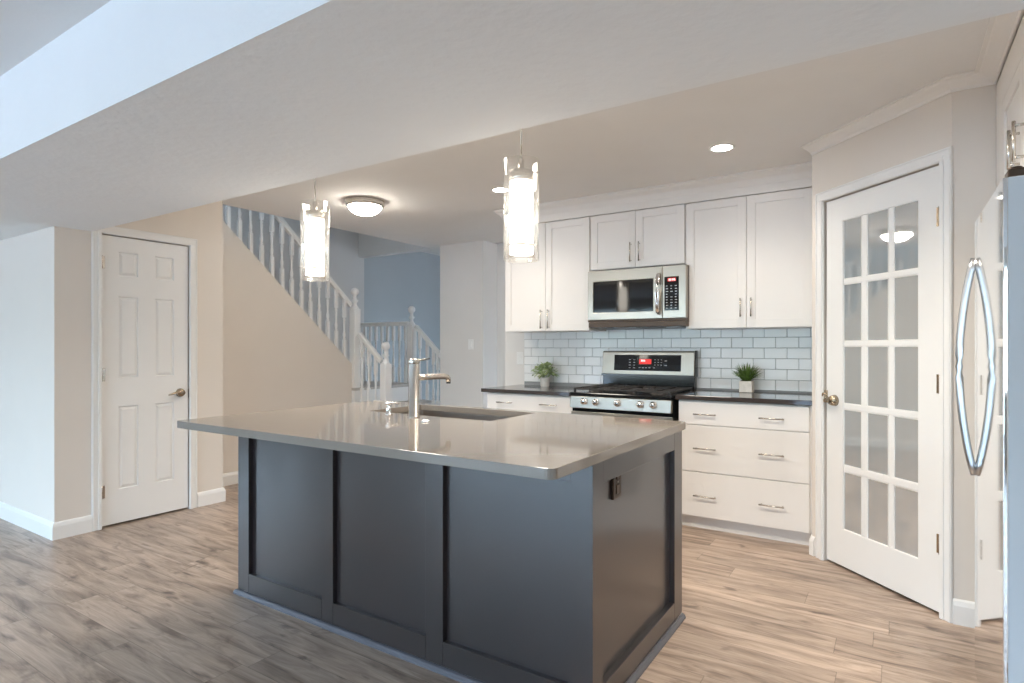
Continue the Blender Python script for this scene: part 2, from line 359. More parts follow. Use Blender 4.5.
window(2, 'x', -.6, 1.8, .7, 2.2, -4.55, 2, 'living room window')
window(3, 'y', -3.1, -.1, .6, 2.2, -8.55, 2, 'living room side window')
window(4, 'x', -5.15, -4.75, 0.0, 2.15, 7.55, 1, 'glazed entry door')
window(5, 'y', 2.7, 3.5, 3.0, 4.5, -6.09, 1, 'high stair window')
struct(MB().box(-20, 12, -20, -4.7, -.25, -.12).box(-20, 12, 7.7, 18, -.25, -.12).build('ground', 'outside'), 'ground outside the windows', 'ground')

# baseboards
BB = [(0, 0), (.016, 0), (.016, .085), (.010, .105), (.004, .112), (0, .112)]
def base(name, path, label, left=True): struct(MB().sweep(path, BB, left).build(name, 'trim'), label, 'baseboard')
base('baseboard_left', [(-8.5, 1.590), (-4.585, 1.590), (-4.585, 1.80)], 'white baseboard around the left wall corner', False)
base('baseboard_closet', [(-4.585, 2.524), (-4.585, 2.735), (-5.08, 2.735), (-5.08, 4.50)][0:2] + [(-5.07, 2.735)], 'short white baseboard right of the closet door', False)
base('baseboard_stairs', [(-5.08, 2.76), (-5.08, 4.50)], 'white baseboard under the tan stair wall', False)
base('baseboard_hall', [(-4.53, 5.40), (-3.90, 5.40), (-3.90, 5.68), (-3.0, 5.68)], 'white baseboard of the hall wall', False)
pt = lambda s_: (PC.x+PD.x*s_, PC.y+PD.y*s_)
base('baseboard_pantry', [(-.42, 4.02), pt(0), pt(.030)], 'white baseboard stub between the drawers and pantry casing', False)
base('baseboard_return', [pt(.902), (.217+.004, 3.336), (.99, 3.336)], 'white baseboard right of the pantry door', False)

# crown mouldings
def crown_prof(z0, d): 
    h = CZ-z0
    return [(0, z0), (.008, z0), (.012, z0+.012), (d*.35, z0+h*.45), (d*.75, z0+h*.72), (d*.82, z0+h*.85), (d, z0+h*.88), (d, CZ), (0, CZ)]
UF = 4.35     # upper cabinet door face
struct(MB().sweep([(-2.905, 4.68), (-2.905, UF), (-.425, UF)], crown_prof(2.375, .072), False).build('trim_1', 'cab'), 'white crown moulding along the top of the wall cabinets', 'crown moulding')
struct(MB().sweep([(-.4195, 3.9725), (.217, 3.336), (.373, 3.336), (.373, 1.90)], crown_prof(2.410, .080), False).build('trim_2', 'cab'), 'white crown moulding along the top of the pantry wall', 'crown moulding')
struct(MB().box(-2.905, -.425, UF-.004, 4.66, 2.316, CZ-.002, .002).build('trim_3', 'cab'), 'white frieze board between wall cabinet doors and crown moulding', 'frieze')

# door casings
def casing(x0, x1, z1, wd, y=0):
    m = MB()
    for (a, b, t) in ((0, wd, .014), (.004, wd*.42, .020), (wd*.80, wd-.003, .018)):
        # a..b measured from the opening outwards... outer back band is at wd
        m.box(x0-b, x0-a, y-t, y, 0, z1+a, .002).box(x1+a, x1+b, y-t, y, 0, z1+a, .002).box(x0-b, x1+b, y-t, y, z1+a, z1+b, .002)
    return m
struct(casing(D0-.004, D1+.004, DZ+.006, .058).xf(PM).build('trim_4', 'trim'), 'white fluted casing around the pantry door', 'door casing')
LM = Matrix.Translation((-4.585, 0, 0)) @ Matrix.Rotation(PI/2, 4, 'Z')     # local x -> +Y, local y -> -X (into the wall)
struct(casing(1.860, 2.461, 2.036, .060).xf(LM).build('trim_5', 'trim'), 'white casing around the closet door', 'door casing')

# six panel closet door
d1 = thing('door_1', 'white six panel closet door on the left', 'door', (-4.585, 0, 0), PI/2, kind='structure')
def panel_door():
    m = MB(); y0, y1 = 0.006, .041
    cols = ((1.970, 2.100), (2.215, 2.350)); rows = ((.25, .835), (1.036, 1.61), (1.755, 1.925)); X0, X1, Z0, Z1 = 1.864, 2.457, .014, 2.030
    xs = [X0, *cols[0], *cols[1], X1]; zs = [Z0, *rows[0], *rows[1], *rows[2], Z1]
    for i in range(5):
        for j in range(7):
            if i in (1, 3) and j in (1, 3, 5):
                a, b, c, d = xs[i], xs[i+1], zs[j], zs[j+1]; g = .010; b2 = .026
                t = bmesh.new()
                L = []
                for off, y in ((0, y0), (g*.5, y0+.010), (g, y0+.010), (b2, y0+.002)):
                    L.append([t.verts.new(p) for p in ((a+off, y, c+off), (b-off, y, c+off), (b-off, y, d-off), (a+off, y, d-off))])
                for r0, r1 in zip(L, L[1:]):
                    for k in range(4): t.faces.new((r0[k], r0[(k+1) % 4], r1[(k+1) % 4], r1[k]))
                t.faces.new(L[-1]); bmesh.ops.recalc_face_normals(t, faces=t.faces)
                # back sheet
                m.join(t); m.box(a, b, y0+.02, y1, c, d)
            else:
                m.box(xs[i], xs[i+1], y0, y1, zs[j], zs[j+1])
    bmesh.ops.remove_doubles(m.bm, verts=m.bm.verts, dist=1e-5)
    return m
panel_door().build('door_leaf', 'trim', d1)
def hinge(parent, x, z, mname='nickel'):
    h = MB().cyl((x, -.004, z-.045), .0055, .09, n=10).box(x, x+.022, .001, .006, z-.044, z+.044)
    return h.build('hinge', mname, parent)
for z in (1.84, 1.06, .25): hinge(d1, 1.861, z)
def lever(parent, x, z, direction, mname):
    m = MB().lathe([(.0, -.030), (.026, -.026), (.031, -.012), (.033, 0)], (x, .006, z), 24, 'Y').cyl((x, -.055, z), .010, .05, 'Y')
    pts = [(x, -.050, z), (x+direction*.03, -.056, z+.006), (x+direction*.065, -.054, z+.004), (x+direction*.095, -.05, z-.006), (x+direction*.112, -.046, z-.010)]
    m.tube(pts, [.010, .009, .008, .007, .004], 10)
    return m.build('door_handle', mname, parent)
lever(d1, 2.397, .905, -1, 'brass')
MB().box(2.4575, 2.4605, .004, .02, .86, .93).build('latch_plate', 'bronze', d1)

# fifteen lite pantry door
d2 = thing('door_2', 'white french pantry door with fifteen glass lites', 'door', (PC.x, PC.y, 0), -PI/4, kind='structure')
PANE_TILT = math.radians(1.1)     # the panes sit a hair askew in their rebates
PX = [(.236, .366), (.404, .541), (.574, .719)]
PZ = [(1.636, 1.968), (1.287, 1.606), (.935, 1.256), (.587, .901), (.223, .549)]
y0, y1 = .008, .046
fr = MB().box(D0+.003, PX[0][0], y0, y1, .014, DZ, .0).box(PX[2][1], D1-.003, y0, y1, .014, DZ).box(PX[0][0], PX[2][1], y0, y1, .014, PZ[4][0]).box(PX[0][0], PX[2][1], y0, y1, PZ[0][1], DZ)
fr.build('door_leaf', 'trim', d2)
mu = MB()
for a, b in ((PX[0][1], PX[1][0]), (PX[1][1], PX[2][0])): mu.box(a, b, y0+.004, y1-.004, PZ[4][0], PZ[0][1], .005)
for j in range(4): mu.box(PX[0][0], PX[2][1], y0+.003, y1-.005, PZ[j+1][1], PZ[j][0], .005)
for a, b in PX:      # glazing stops
    for c, d in PZ:
        for q in (a, b-.003): mu.box(q, q+.003, y0+.004, y1-.008, c, d)
        for q in (c, d-.003): mu.box(a, b, y0+.004, y1-.008, q, q+.003)
mu.build('muntin', 'trim', d2)
for a, b in PX:
    for c, d in PZ:
        MB().box(a+.001, b-.001, .017, .021, c+.001, d-.001, rot=Matrix.Translation(((a+b)/2, .019, 0)) @ Matrix.Rotation(PANE_TILT, 4, 'Z') @ Matrix.Translation((-(a+b)/2, -.019, 0))).build('glass_pane', 'pane', d2)
for z in (1.86, 1.08, .335):
    MB().cyl((D1+.001, -.006, z-.045), .006, .09, n=10).box(D1-.024, D1, .002, .0085, z-.044, z+.044).build('hinge', 'brass', d2)
hk = MB().lathe([(0, -.034), (.024, -.030), (.030, -.014), (.033, 0)], (D0+.066, .008, .945), 24, 'Y').cyl((D0+.066, -.06, .945), .009, .05, 'Y')
hk.tube([(D0+.066, -.058, .945), (D0+.088, -.060, .968), (D0+.075, -.058, .988), (D0+.050, -.056, .985), (D0+.045, -.056, .970)], [.009, .008, .007, .006, .004], 10)
hk.tube([(D0+.066, -.03, .935), (D0+.09, -.03, .935), (D0+.115, -.028, .925)], [.006, .005, .003], 8)
hk.build('door_handle', 'brass', d2)
MB().box(D0-.002, D0+.012, -.006, .010, .945, 1.00, .002).box(D0-.004, D0+.045, -.010, .006, .930, .948, .002).build('latch_plate', 'brass', d2)

# ---------------------------------------------------------------- staircase
st = MB()
for k in range(9):     # upper flight, rising towards the camera from the landing
    st.box(-6.03, -5.18, 4.53-.228*(k+1), 4.53-.228*k, 0 if k < 2 else .8+.2*(k-1), .8+.2*(k+1)-.02)
struct(st.build('stairs_upper', 'trim'), 'white risers of the upper stair flight', 'stairs')
td = MB()
for k in range(9): td.box(-6.03, -5.18, 4.53-.228*(k+1), 4.53-.228*k+.02, .8+.2*(k+1)-.02, .8+.2*(k+1))
td.box(-6.03, -5.015, 4.531, 5.60, .77, .80, .008)
td.box(-5.03, -4.81, 4.531, 5.60, .57, .60, .008).box(-4.83, -4.66, 4.531, 5.60, .37, .40, .008).box(-4.68, -4.535, 4.531, 5.39, .17, .20, .008)
struct(td.build('stairs_tread', 'tread'), 'grey stair treads and landing beyond the island', 'stairs')
struct(MB().box(-6.03, -5.03, 4.531, 5.60, 0, .77).box(-5.03, -4.83, 4.531, 5.60, 0, .57).box(-4.83, -4.68, 4.531, 5.60, 0, .37).box(-4.68, -4.55, 4.531, 5.39, 0, .17).build('stairs_lower', 'trim'),
       'white risers of the lower stair steps', 'stairs')

def baluster_mb(h):
    m = MB(); s_ = .018
    hb = .20; ht = .20
    m.box(-s_, s_, -s_, s_, 0, hb, .003, 1).box(-s_, s_, -s_, s_, h-ht, h, .003, 1)
    a, b = hb, h-ht
    prof = [(.015, a-.004), (.016, a+.004), (.010, a+.010), (.0165, a+.02), (.0165, a+.028), (.011, a+.034), (.0125, a+.05), (.0175, a+.085), (.0165, a+.115), (.0115, a+.155),
            (.0095, a+.175), (.0135, a+.185), (.0095, a+.195)]
    prof = [(r, a + (z-a)*min(1, (b-a)/.42)) for r, z in prof] + [(.0105, a+.55*(b-a)), (.0135, b-.045), (.010, b-.038), (.016, b-.028), (.016, b-.02), (.010, b-.012), (.014, b+.003)]
    return m.lathe(prof, n=14)
def newel_mb(h, s_=.045):
    m = MB(); top = h-.235
    m.box(-s_, s_, -s_, s_, 0, top, .006).lathe([(s_*1.0, top-.002), (s_*.95, top+.01), (s_*.55, top+.035), (s_*.42, top+.06), (s_*.62, top+.075), (s_*.62, top+.085)], n=20)
    m.box(-s_*.60, s_*.60, -s_*.60, s_*.60, top+.08, top+.10, .004)
    r = .046; c = h-r
    m.lathe([(s_*.6, top+.10), (s_*.45, top+.115), (.022, c-r*.88)] + [(r*math.cos(t), c+r*math.sin(t)) for t in [math.radians(x) for x in range(-60, 90, 15)]] + [(0, h)], n=20)
    return m
def rail(p, q, parent, w_=.058, h_=.052):
    p, q = Vector(p), Vector(q); d = q-p; L = d.length; x = d.normalized(); yv = Vector((0, 0, 1)).cross(x).normalized(); z = x.cross(yv)
    mt = Matrix((x.to_4d(), yv.to_4d(), z.to_4d(), (0, 0, 0, 1))).transposed(); 
    mt[0][3], mt[1][3], mt[2][3] = p; mt[3][0] = mt[3][1] = mt[3][2] = 0; mt[3][3] = 1
    m = MB().box(0, L, -w_/2, w_/2, -h_*.2, h_/2, .014, 3).box(0, L, -w_*.36, w_*.36, -h_/2, -h_*.15, .004)
    return m.xf(mt).build('handrail', 'trim', parent)
SL = .885
str_z = lambda y: .955 + (4.66-y)*SL
BH = .60
bal_mesh = None
def baluster(parent, x, y, z0, z1):
    h = round(z1-z0, 3)
    key = ('bal', h)
    if key not in cache: 
        o = baluster_mb(h).build('baluster', 'trim', parent); cache[key] = o
    else:
        o = cache[key].copy(); C.objects.link(o); o.parent = parent
    o.location = (x, y, z0); return o
cache = {}
r1 = thing('stair_railing', 'long white railing with turned balusters climbing above the tan sloping wall', 'railing')
X_ = -5.10
RT = .655                      # rail centre above the sloping wall top
rail((X_, 4.535, str_z(4.535)+RT), (X_, 2.70, str_z(2.70)+RT), r1)
for k in range(13):
    y = 4.445-.1128*k
    baluster(r1, X_, y, str_z(y)-.01, str_z(y)+RT-.02)
n1 = newel_mb(1.92-.80).build('newel_post', 'trim', r1); n1.location = (-5.08, 4.58, .80)
r2 = thing('stair_railing', 'short white railing descending from the tall newel behind the soap dispenser', 'railing')
rail((-5.012, 4.58, 1.405), (-4.660, 4.58, 1.093), r2)
for x, zb in ((-4.965, .6), (-4.86, .6), (-4.75, .4)): baluster(r2, x, 4.58, zb, 1.425-(x+5.035)*-.0-.885*(x+5.035)-.02)
n2 = newel_mb(1.31-.20).build('newel_post', 'trim', r2); n2.location = (-4.60, 4.58, .20)
r3 = thing('stair_railing', 'level white guard railing across the far side of the stair landing', 'railing')
rail((-6.028, 5.55, 1.555), (-5.17, 5.55, 1.555), r3)
for k in range(8): baluster(r3, -5.96+.105*k, 5.55, .80, 1.535)
n3 = newel_mb(1.775-.80).build('newel_post', 'trim', r3); n3.location = (-5.12, 5.55, .80)
r4 = thing('stair_railing', 'white railing descending behind the faucet spout to the grey hall wall', 'railing')
rail((-5.050, 5.55, 1.518), (-4.50, 5.55, 1.02), r4)
for x, zb in ((-4.98, .6), (-4.86, .6), (-4.76, .4), (-4.69, .4)): baluster(r4, x, 5.55, zb, 1.545-.905*(x+5.08)-.02)

# ---------------------------------------------------------------- kitchen island
FX0, FX1, FY0, FY1 = -2.808, -.828, 1.757, 2.72
isl = thing('kitchen_island', 'dark espresso island cabinet with recessed panels under the greige top', 'kitchen island', (0, 0, 0))
MB().box(FX0+.03, FX1-.03, FY0+.03, FY1-.02, .0, .66, 0).box(FX0+.03, -2.42, FY0+.03, FY1-.02, .66, .868).box(-1.58, FX1-.03, FY0+.03, FY1-.02, .66, .868)\
    .box(-2.42, -1.58, FY0+.03, 2.13, .66, .868).box(-2.42, -1.58, 2.70-.005, FY1-.02, .66, .868).build('carcass', 'island', isl)
FT = .030     # frame thickness in front of the recessed panels
stiles = [(-2.808, -2.718), (-2.166, -2.090), (-1.549, -1.460), (-.907, -.828)]
ff = MB()
for a, b in stiles: ff.box(a, b, FY0, FY0+FT, .022, .868, .0015 if b < -.85 else 0, 1)
for (a, b), (c, d) in zip(stiles, stiles[1:]):
    ff.box(b, c, FY0, FY0+FT, .022, .115, .0015, 1).box(b, c, FY0, FY0+FT, .80, .868, .0015, 1)
ff.build('front_frame', 'island', isl)
for (a, b), (c, d) in zip(stiles, stiles[1:]): MB().box(b-.002, c+.002, FY0+FT-.008, FY0+FT+.002, .113, .802).build('front_panel', 'island', isl)
sf = MB(); g = .022
SY = [(FY0+.0, 1.840), (2.610, 2.720)]
for a, b in SY: sf.box(FX1-FT, FX1, max(a, FY0+FT), b, .022, .868, 0 if a < 2 else .0015, 1)
sf.box(FX1-FT, FX1, 1.840, 2.610, .022, .105, .0015, 1).box(FX1-FT, FX1, 1.840, 2.610, .79, .868, .0015, 1)
sf.build('end_frame', 'island', isl)
MB().box(FX1-FT-.002, FX1-FT+.006, 1.838, 2.612, .103, .792).build('end_panel', 'island', isl)
MB().box(FX0, FX0+FT, FY0+FT, FY1, .022, .868, .0015, 1).build('end_panel', 'island', isl)
MB().sweep([(FX0, FY1), (FX0, FY0), (FX1, FY0), (FX1, FY1)], [(0, 0), (.018, 0), (.017, .009), (.010, .018), (0, .021)], False).build('shoe_moulding', 'shoe', isl)
# doors on the working side
for x0, x1 in ((-2.79, -2.42), (-2.40, -1.99), (-1.98, -1.57), (-1.55, -.84)):
    dd = MB().box(x0, x1, FY1-.02, FY1, .12, .86, .002).build('door', 'island', isl)
    MB().tube([(x1-.04, FY1+.028, .66), (x1-.04, FY1+.028, .82)], .005).build('handle', 'nickel', dd)
# top with sink cut-out
SX0, SX1, SY0, SY1 = -2.40, -1.590, 2.262, 2.682
top = MB().prism(rrect(-2.848, -.812, 1.462, 2.748, .028), .872, .905, 'XY', [rrect(SX0, SX1, SY0, SY1, .012, 3)]).build('island_countertop', 'quartz', bev=.003)
tag(top, 'glossy greige quartz slab on top of the dark island', 'countertop')
sk = thing('kitchen_sink', 'undermount stainless steel sink sunk into the island top', 'sink', ((SX0+SX1)/2, (SY0+SY1)/2, .872))
hx, hy = (SX1-SX0)/2, (SY1-SY0)/2
sm = MB(); n_ = 5
O = rrect(-hx+.0, hx, -hy, hy, .02, n_); t = bmesh.new()
def loop(pts, z): return [t.verts.new((x, y, z)) for x, y in pts]
Ls = [loop(rrect(-hx-.022, hx+.022, -hy-.022, hy+.022, .03, n_), -.001), loop(O, -.001), loop(rrect(-hx, hx, -hy, hy, .02, n_), -.19), loop(rrect(-hx+.012, hx-.012, -hy+.012, hy-.012, .02, n_), -.20),
      loop(rrect(-.06, .06, -.06, .06, .059, n_), -.206)]
for a, b in zip(Ls, Ls[1:]):
    for k in range(len(a)): t.faces.new((a[k], a[(k+1) % len(a)], b[(k+1) % len(a)], b[k]))
t.faces.new(Ls[-1]); bmesh.ops.recalc_face_normals(t, faces=t.faces); bmesh.ops.reverse_faces(t, faces=t.faces); sm.join(t)
ob = sm.build('basin', 'sinksteel', sk); so = ob.modifiers.new('thick', 'SOLIDIFY'); so.thickness = .002; so.offset = -1
MB().lathe([(.0, -.205), (.03, -.205), (.04, -.203), (.042, -.199), (.036, -.197), (.030, -.200), (0, -.201)], n=24, cap=False).build('drain', 'chrome', sk)
# faucet
fc = thing('faucet', 'tall brushed nickel single lever faucet on the island', 'faucet', (-1.995, 2.178, .905))
MB().lathe([(.030, 0), (.030, .005), (.0265, .008), (.0265, .262), (.0255, .265)], n=28).build('body', 'nickel', fc)
MB().lathe([(.0275, .266), (.0285, .269), (.0285, .285), (.026, .289), (0, .290)], n=28, cap=False).build('cap', 'nickel', fc)
MB().tube([(0, .012, .280), (.004, .06, .284), (.006, .110, .288)], [.006, .0055, .004], 10).build('lever', 'nickel', fc)
sp = MB().tube([(0, .015, .196), (.003, .10, .196), (.006, .22, .194), (.0065, .246, .190), (.007, .258, .180), (.007, .260, .166)], [.0155, .0155, .0155, .0155, .0145, .0135], 16).build('spout', 'nickel', fc)
MB().lathe([(.012, -.008), (.012, .004)], (.007, .260, .162), 16).build('aerator', 'black', sp)
sd = thing('soap_dispenser', 'small brushed nickel soap dispenser left of the faucet', 'soap dispenser', (-2.185, 2.195, .905))
MB().lathe([(.021, 0), (.021, .004), (.014, .010), (.0125, .030), (.0125, .040)], n=20).build('base', 'chrome', sd)
MB().lathe([(.008, .040), (.008, .048), (.015, .050), (.017, .060), (.014, .066), (0, .067)], n=20).build('pump_head', 'chrome', sd)
MB().tube([(0, 0, .057), (.012, .020, .060), (.021, .040, .058), (.024, .050, .051)], [.006, .005, .0045, .004], 10).build('nozzle', 'chrome', sd)
bt = MB().lathe([(.022, 0), (.022, .004), (.018, .007), (.012, .0075), (.011, .010), (0, .0105)], n=24).build('sink_button', 'chrome'); bt.location = (-1.835, 2.082, .905)
tag(bt, 'round chrome push button on the island top right of the faucet', 'button')
# outlet on the island end
oc = thing('wall_outlet', 'dark metal outlet plate on the end panel of the island', 'outlet', (FX1-FT+.006, 1.995, .765), PI/2)
MB().box(-.036, .036, -.011, 0, -.06, .06, .002).build('cover_plate', 'bronze', oc)
for z in (-.026, .026):
    MB().box(-.016, .016, -.014, -.010, z-.018, z+.018, .004).build('receptacle', 'bronze', oc)
MB().cyl((0, -.013, 0), .003, .003, 'Y', 8).build('screw', 'steel', oc)

# ---------------------------------------------------------------- base cabinets
def pull(parent, x, y, z, L=.15, vert=False):
    m = MB(); h = L/2
    if vert:
        m.tube([(x, y-.030, z-h), (x, y-.030, z+h)], .0052, 10)
        for s_ in (-1, 1): m.tube([(x, y, z+s_*(h-.012)), (x, y-.030, z+s_*(h-.012))], .0042, 8)
    else:
        m.tube([(x-h, y-.030, z), (x+h, y-.030, z)], .0052, 10)
        for s_ in (-1, 1): m.tube([(x+s_*(h-.012), y, z), (x+s_*(h-.012), y-.030, z)], .0042, 8)
    return m.build('handle', 'nickel', parent)
BF = 4.08
c1 = thing('base_cabinet', 'white three drawer base cabinet right of the range', 'cabinet', (0, BF, 0))
X0, X1 = -1.268, -.445
MB().box(X0, X1+.0, .020, .60, .09, .888).box(X1, -.425, .020, .06, .09, .888).build('carcass', 'cab', c1)
MB().box(X0, -.425, .055, .07, 0.0, .088).build('toe_kick', 'cab', c1)
for z0, z1, zh in ((.722, .880, .795), (.400, .717, .562), (.092, .395, .238)):
    dr = MB().box(X0+.002, X1-.002, 0, .019, z0, z1, .0025).build('drawer', 'cab', c1)
    pull(dr, -1.082, 0, zh); pull(dr, -.662, 0, zh)
c2 = thing('base_cabinet', 'white base cabinet left of the range behind the island', 'cabinet', (0, BF, 0))
X0, X1 = -2.905, -2.092
MB().box(X0, X1, .020, .60, .09, .872).build('carcass', 'cab', c2)
MB().box(X0+.01, X1, .055, .07, 0.0, .088).build('toe_kick', 'cab', c2)
dr = MB().box(X0+.002, X1-.002, 0, .019, .722, .866, .0025).build('drawer', 'cab', c2); pull(dr, -2.717, 0, .795); pull(dr, -2.300, 0, .795)
def shaker(x0, x1, z0, z1, y=0, th=.02, st=.058, rec=.009):
    m = MB().box(x0, x0+st, y, y+th, z0, z1, .0012, 1).box(x1-st, x1, y, y+th, z0, z1, .0012, 1)
    m.box(x0+st, x1-st, y, y+th, z0, z0+st, .0012, 1).box(x0+st, x1-st, y, y+th, z1-st, z1, .0012, 1)
    m.box(x0+st-.004, x1-st+.004, y+rec, y+th-.002, z0+st-.004, z1-st+.004); return m
for a, b, hxx in ((X0+.002, -2.500, -2.53), (-2.497, X1-.002, -2.467)):
    q = shaker(a, b, .092, .717).build('door', 'cab', c2); pull(q, hxx, 0, .60, .15, True)
tag(MB().box(-2.952, -2.086, 4.055, 4.689, .873, .903, .003).build('wall_countertop', 'darktop'), 'dark brown countertop left of the range holding the leafy plant', 'countertop')
tag(MB().box(-1.284, -.425, 4.060, 4.689, .889, .921, .003).build('wall_countertop', 'darktop'), 'dark brown countertop right of the range holding the grassy plant', 'countertop')

# backsplash
struct(MB().box(-2.905, -.42, 4.681, 4.6895, .9035, 1.405).build('wall_backsplash', 'grout'), 'grey grout bed of the tiled backsplash', 'backsplash')
tl = MB(); TW, TH, P_ = .1525, .0755, .0785
for r in range(6):
    z1 = 1.402-r*P_; z0 = max(.904, z1-TH)
    xe = -.503 + .155 if r % 2 == 0 else -.503 + .0775
    x = xe
    while x > -2.905:
        a, b = max(x-TW, -2.904), min(x, -.421)
        if b-a > .012 and z1-z0 > .01: tl.box(a, b, 4.674, 4.682, z0, z1, .0022, 1)
        x -= .155
struct(tl.build('wall_tiles', 'tile'), 'white subway tile backsplash above the dark countertops', 'backsplash')

# ---------------------------------------------------------------- wall cabinets
def upper(x0, x1, z0, z1, label, handle_z, L, group='white wall cabinets'):
    c = thing('wall_cabinet', label, 'cabinet', (0, UF, 0), 0, group)
    MB().box(x0, x1, .021, .325, z0, z1).build('carcass', 'cab', c)
    mid = (x0+x1)/2
    for a, b, h in ((x0+.003, mid-.0015, mid-.035), (mid+.0015, x1-.003, mid+.035)):
        d = shaker(a, b, z0+.002, z1-.002).build('door', 'cab', c); pull(d, h, 0, handle_z, L, True)
    return c
upper(-2.902, -2.076, 1.388, 2.312, 'tall white two door wall cabinet above the leafy plant', 1.49, .16)
upper(-2.070, -1.303, 1.872, 2.312, 'short white two door wall cabinet above the microwave', 1.99, .15)
upper(-1.297, -.448, 1.388, 2.312, 'tall white two door wall cabinet above the grassy plant', 1.53, .13)
struct(MB().box(-.448, -.425, UF+.004, UF+.05, 1.388, 2.316).build('trim_6', 'cab'), 'white filler strip beside the right wall cabinet', 'filler')
fcab = thing('wall_cabinet', 'white cabinet mounted above the refrigerator at the right edge', 'cabinet', (.373, 0, 0), 0, 'white wall cabinets')
MB().box(.021, .645, 2.23, 3.33, 1.86, 2.40).build('carcass', 'cab', fcab)
MB().box(0, .020, 3.165, 3.33, 1.86, 2.40).build('filler', 'cab', fcab)
R90 = Matrix.Rotation(-PI/2, 4, 'Z')
for a, b, h in ((-3.160, -2.700, -2.75), (-2.695, -2.235, -2.645)):
    d = shaker(a, b, 1.862, 2.268).xf(Matrix(((0, 1, 0, 0), (-1, 0, 0, 0), (0, 0, 1, 0), (0, 0, 0, 1)))).build('door', 'cab', fcab)
    m = MB().tube([(-.030, -h, 1.890), (-.030, -h, 2.030)], .006, 10)
    for z in (1.905, 2.015): m.tube([(0, -h, z), (-.030, -h, z)], .005, 8)
    m.build('handle', 'nickel', d)
MB().box(0, .020, 2.23, 3.165, 2.27, 2.40).build('face_rail', 'cab', fcab)

# ---------------------------------------------------------------- microwave
mwv = thing('microwave', 'stainless steel microwave mounted above the range', 'microwave', (-1.663, 4.27, 1.405))
hw = .392
MB().box(-hw, hw, .045, .405, .03, .45, .003).build('body', 'bronze', mwv)
fm = MB().prism([(-hw, .062), (.216, .062), (.216, .449), (-hw, .449)], 0, .045, 'XZ', [[(-.346, .118), (-.346, .362), (.146, .362), (.146, .118)]])
dr = fm.build('door', 'steel', mwv, bev=.003)
MB().box(-.348, .148, .010, .02, .116, .364).build('window', 'glassblack', dr)
pts = [(.190, -.002, .388), (.190, -.026, .376), (.190, -.040, .330), (.190, -.044, .25), (.190, -.040, .17), (.190, -.026, .110), (.190, -.002, .098)]
MB().tube(pts, [.014, .014, .013, .013, .013, .014, .014], 14, sq=1.25).build('handle', 'chrome', dr)
cp = MB().box(.218, hw, 0, .045, .062, .449, .003).build('control_panel', 'steel', mwv)
MB().box(.232, .340, -.002, .004, .118, .368, .002).build('keypad', 'glassblack', cp)
MB().box(.258, .318, -.0035, -.001, .332, .356).build('display', 'redled', cp)
dg = MB()
for k in range(4):
    x = .266+.012*k + (.004 if k > 1 else 0)
    for zz in (.337, .3435, .350): dg.box(x, x+.007, -.0042, -.003, zz, zz+.0016)
    for xx in (x, x+.0056): dg.box(xx, xx+.0014, -.0042, -.003, .337, .3516)
dg.build('display_digits', 'whiteled', cp)
ks = MB()
for r in range(9):
    for c_ in range(3):
        if random.random() < .93: ks.box(.245+.033*c_, .245+.033*c_+random.uniform(.010, .018), -.0032, -.001, .132+.0205*r, .132+.0205*r+.006)
ks.build('key_legends', 'key', cp)
MB().box(-hw, hw, .004, .045, .046, .060).build('trim_strip', 'bronze', mwv)
gv = MB().box(-hw+.006, hw-.002, .002, .40, .002, .044, .003)
gv.build('vent_grille', 'bronze', mwv)
for a, b in ((-.20, -.02), (.22, .32)): MB().box(a, b, .08, .2, -.004, .002).build('cooktop_lamp', 'key', mwv)

# ---------------------------------------------------------------- range
rg = thing('gas_range', 'stainless steel gas range with black cooktop between the counters', 'range', (-1.686, 4.0, 0))
hw = .391
MB().box(-hw, hw, .055, .65, .02, .885).build('body', 'black', rg)
MB().box(-hw, hw, .03, .055, .04, .22, .003).build('storage_drawer', 'steel', rg)
od = MB().prism([(-hw, .235), (hw, .235), (hw, .765), (-hw, .765)], .025, .055, 'XZ', [[(-.29, .32), (-.29, .70), (.29, .70), (.29, .32)]]).build('oven_door', 'steel', rg, bev=.003)
MB().box(-.292, .292, .032, .045, .318, .702).build('window', 'glassblack', od)
MB().tube([(-.34, -.022, .735), (.34, -.022, .735)], .012, 14).tube([(-.33, .028, .735), (-.33, -.022, .735)], .010).tube([(.33, .028, .735), (.33, -.022, .735)], .010).build('handle', 'steel', od)
MB().box(-hw+.004, hw-.004, .040, .056, .766, .790).build('vent_slot', 'black', rg)
cpl = MB().prism([(.040, .792), (.0, .794), (.012, .882), (.055, .885)], -hw, hw, 'YZ').build('control_panel', 'steel', rg, bev=.003)
for x in (-.270, -.176, -.004, .170, .265):
    kb = MB().lathe([(.026, 0), (.026, .008), (.021, .010), (.0195, .032), (.017, .036), (0, .0365)], (x, .006, .845), 24, '-Y').box(x-.003, x+.003, -.034, -.028, .828, .862, .001)
    kb.build('knob', 'chrome', rg)
MB().box(-hw-.001, hw+.001, .004, .60, .885, .912, .006).build('cooktop', 'black', rg)
for x, y, r in ((-.25, .17, .045), (-.25, .44, .036), (.25, .17, .050), (.25, .44, .036), (0, .30, .04)):
    MB().lathe([(r*1.25, .911), (r*1.2, .918), (r, .920), (r, .928), (r*.8, .932), (0, .933)], (x, y, 0), 20, cap=False).build('burner', 'iron', rg)
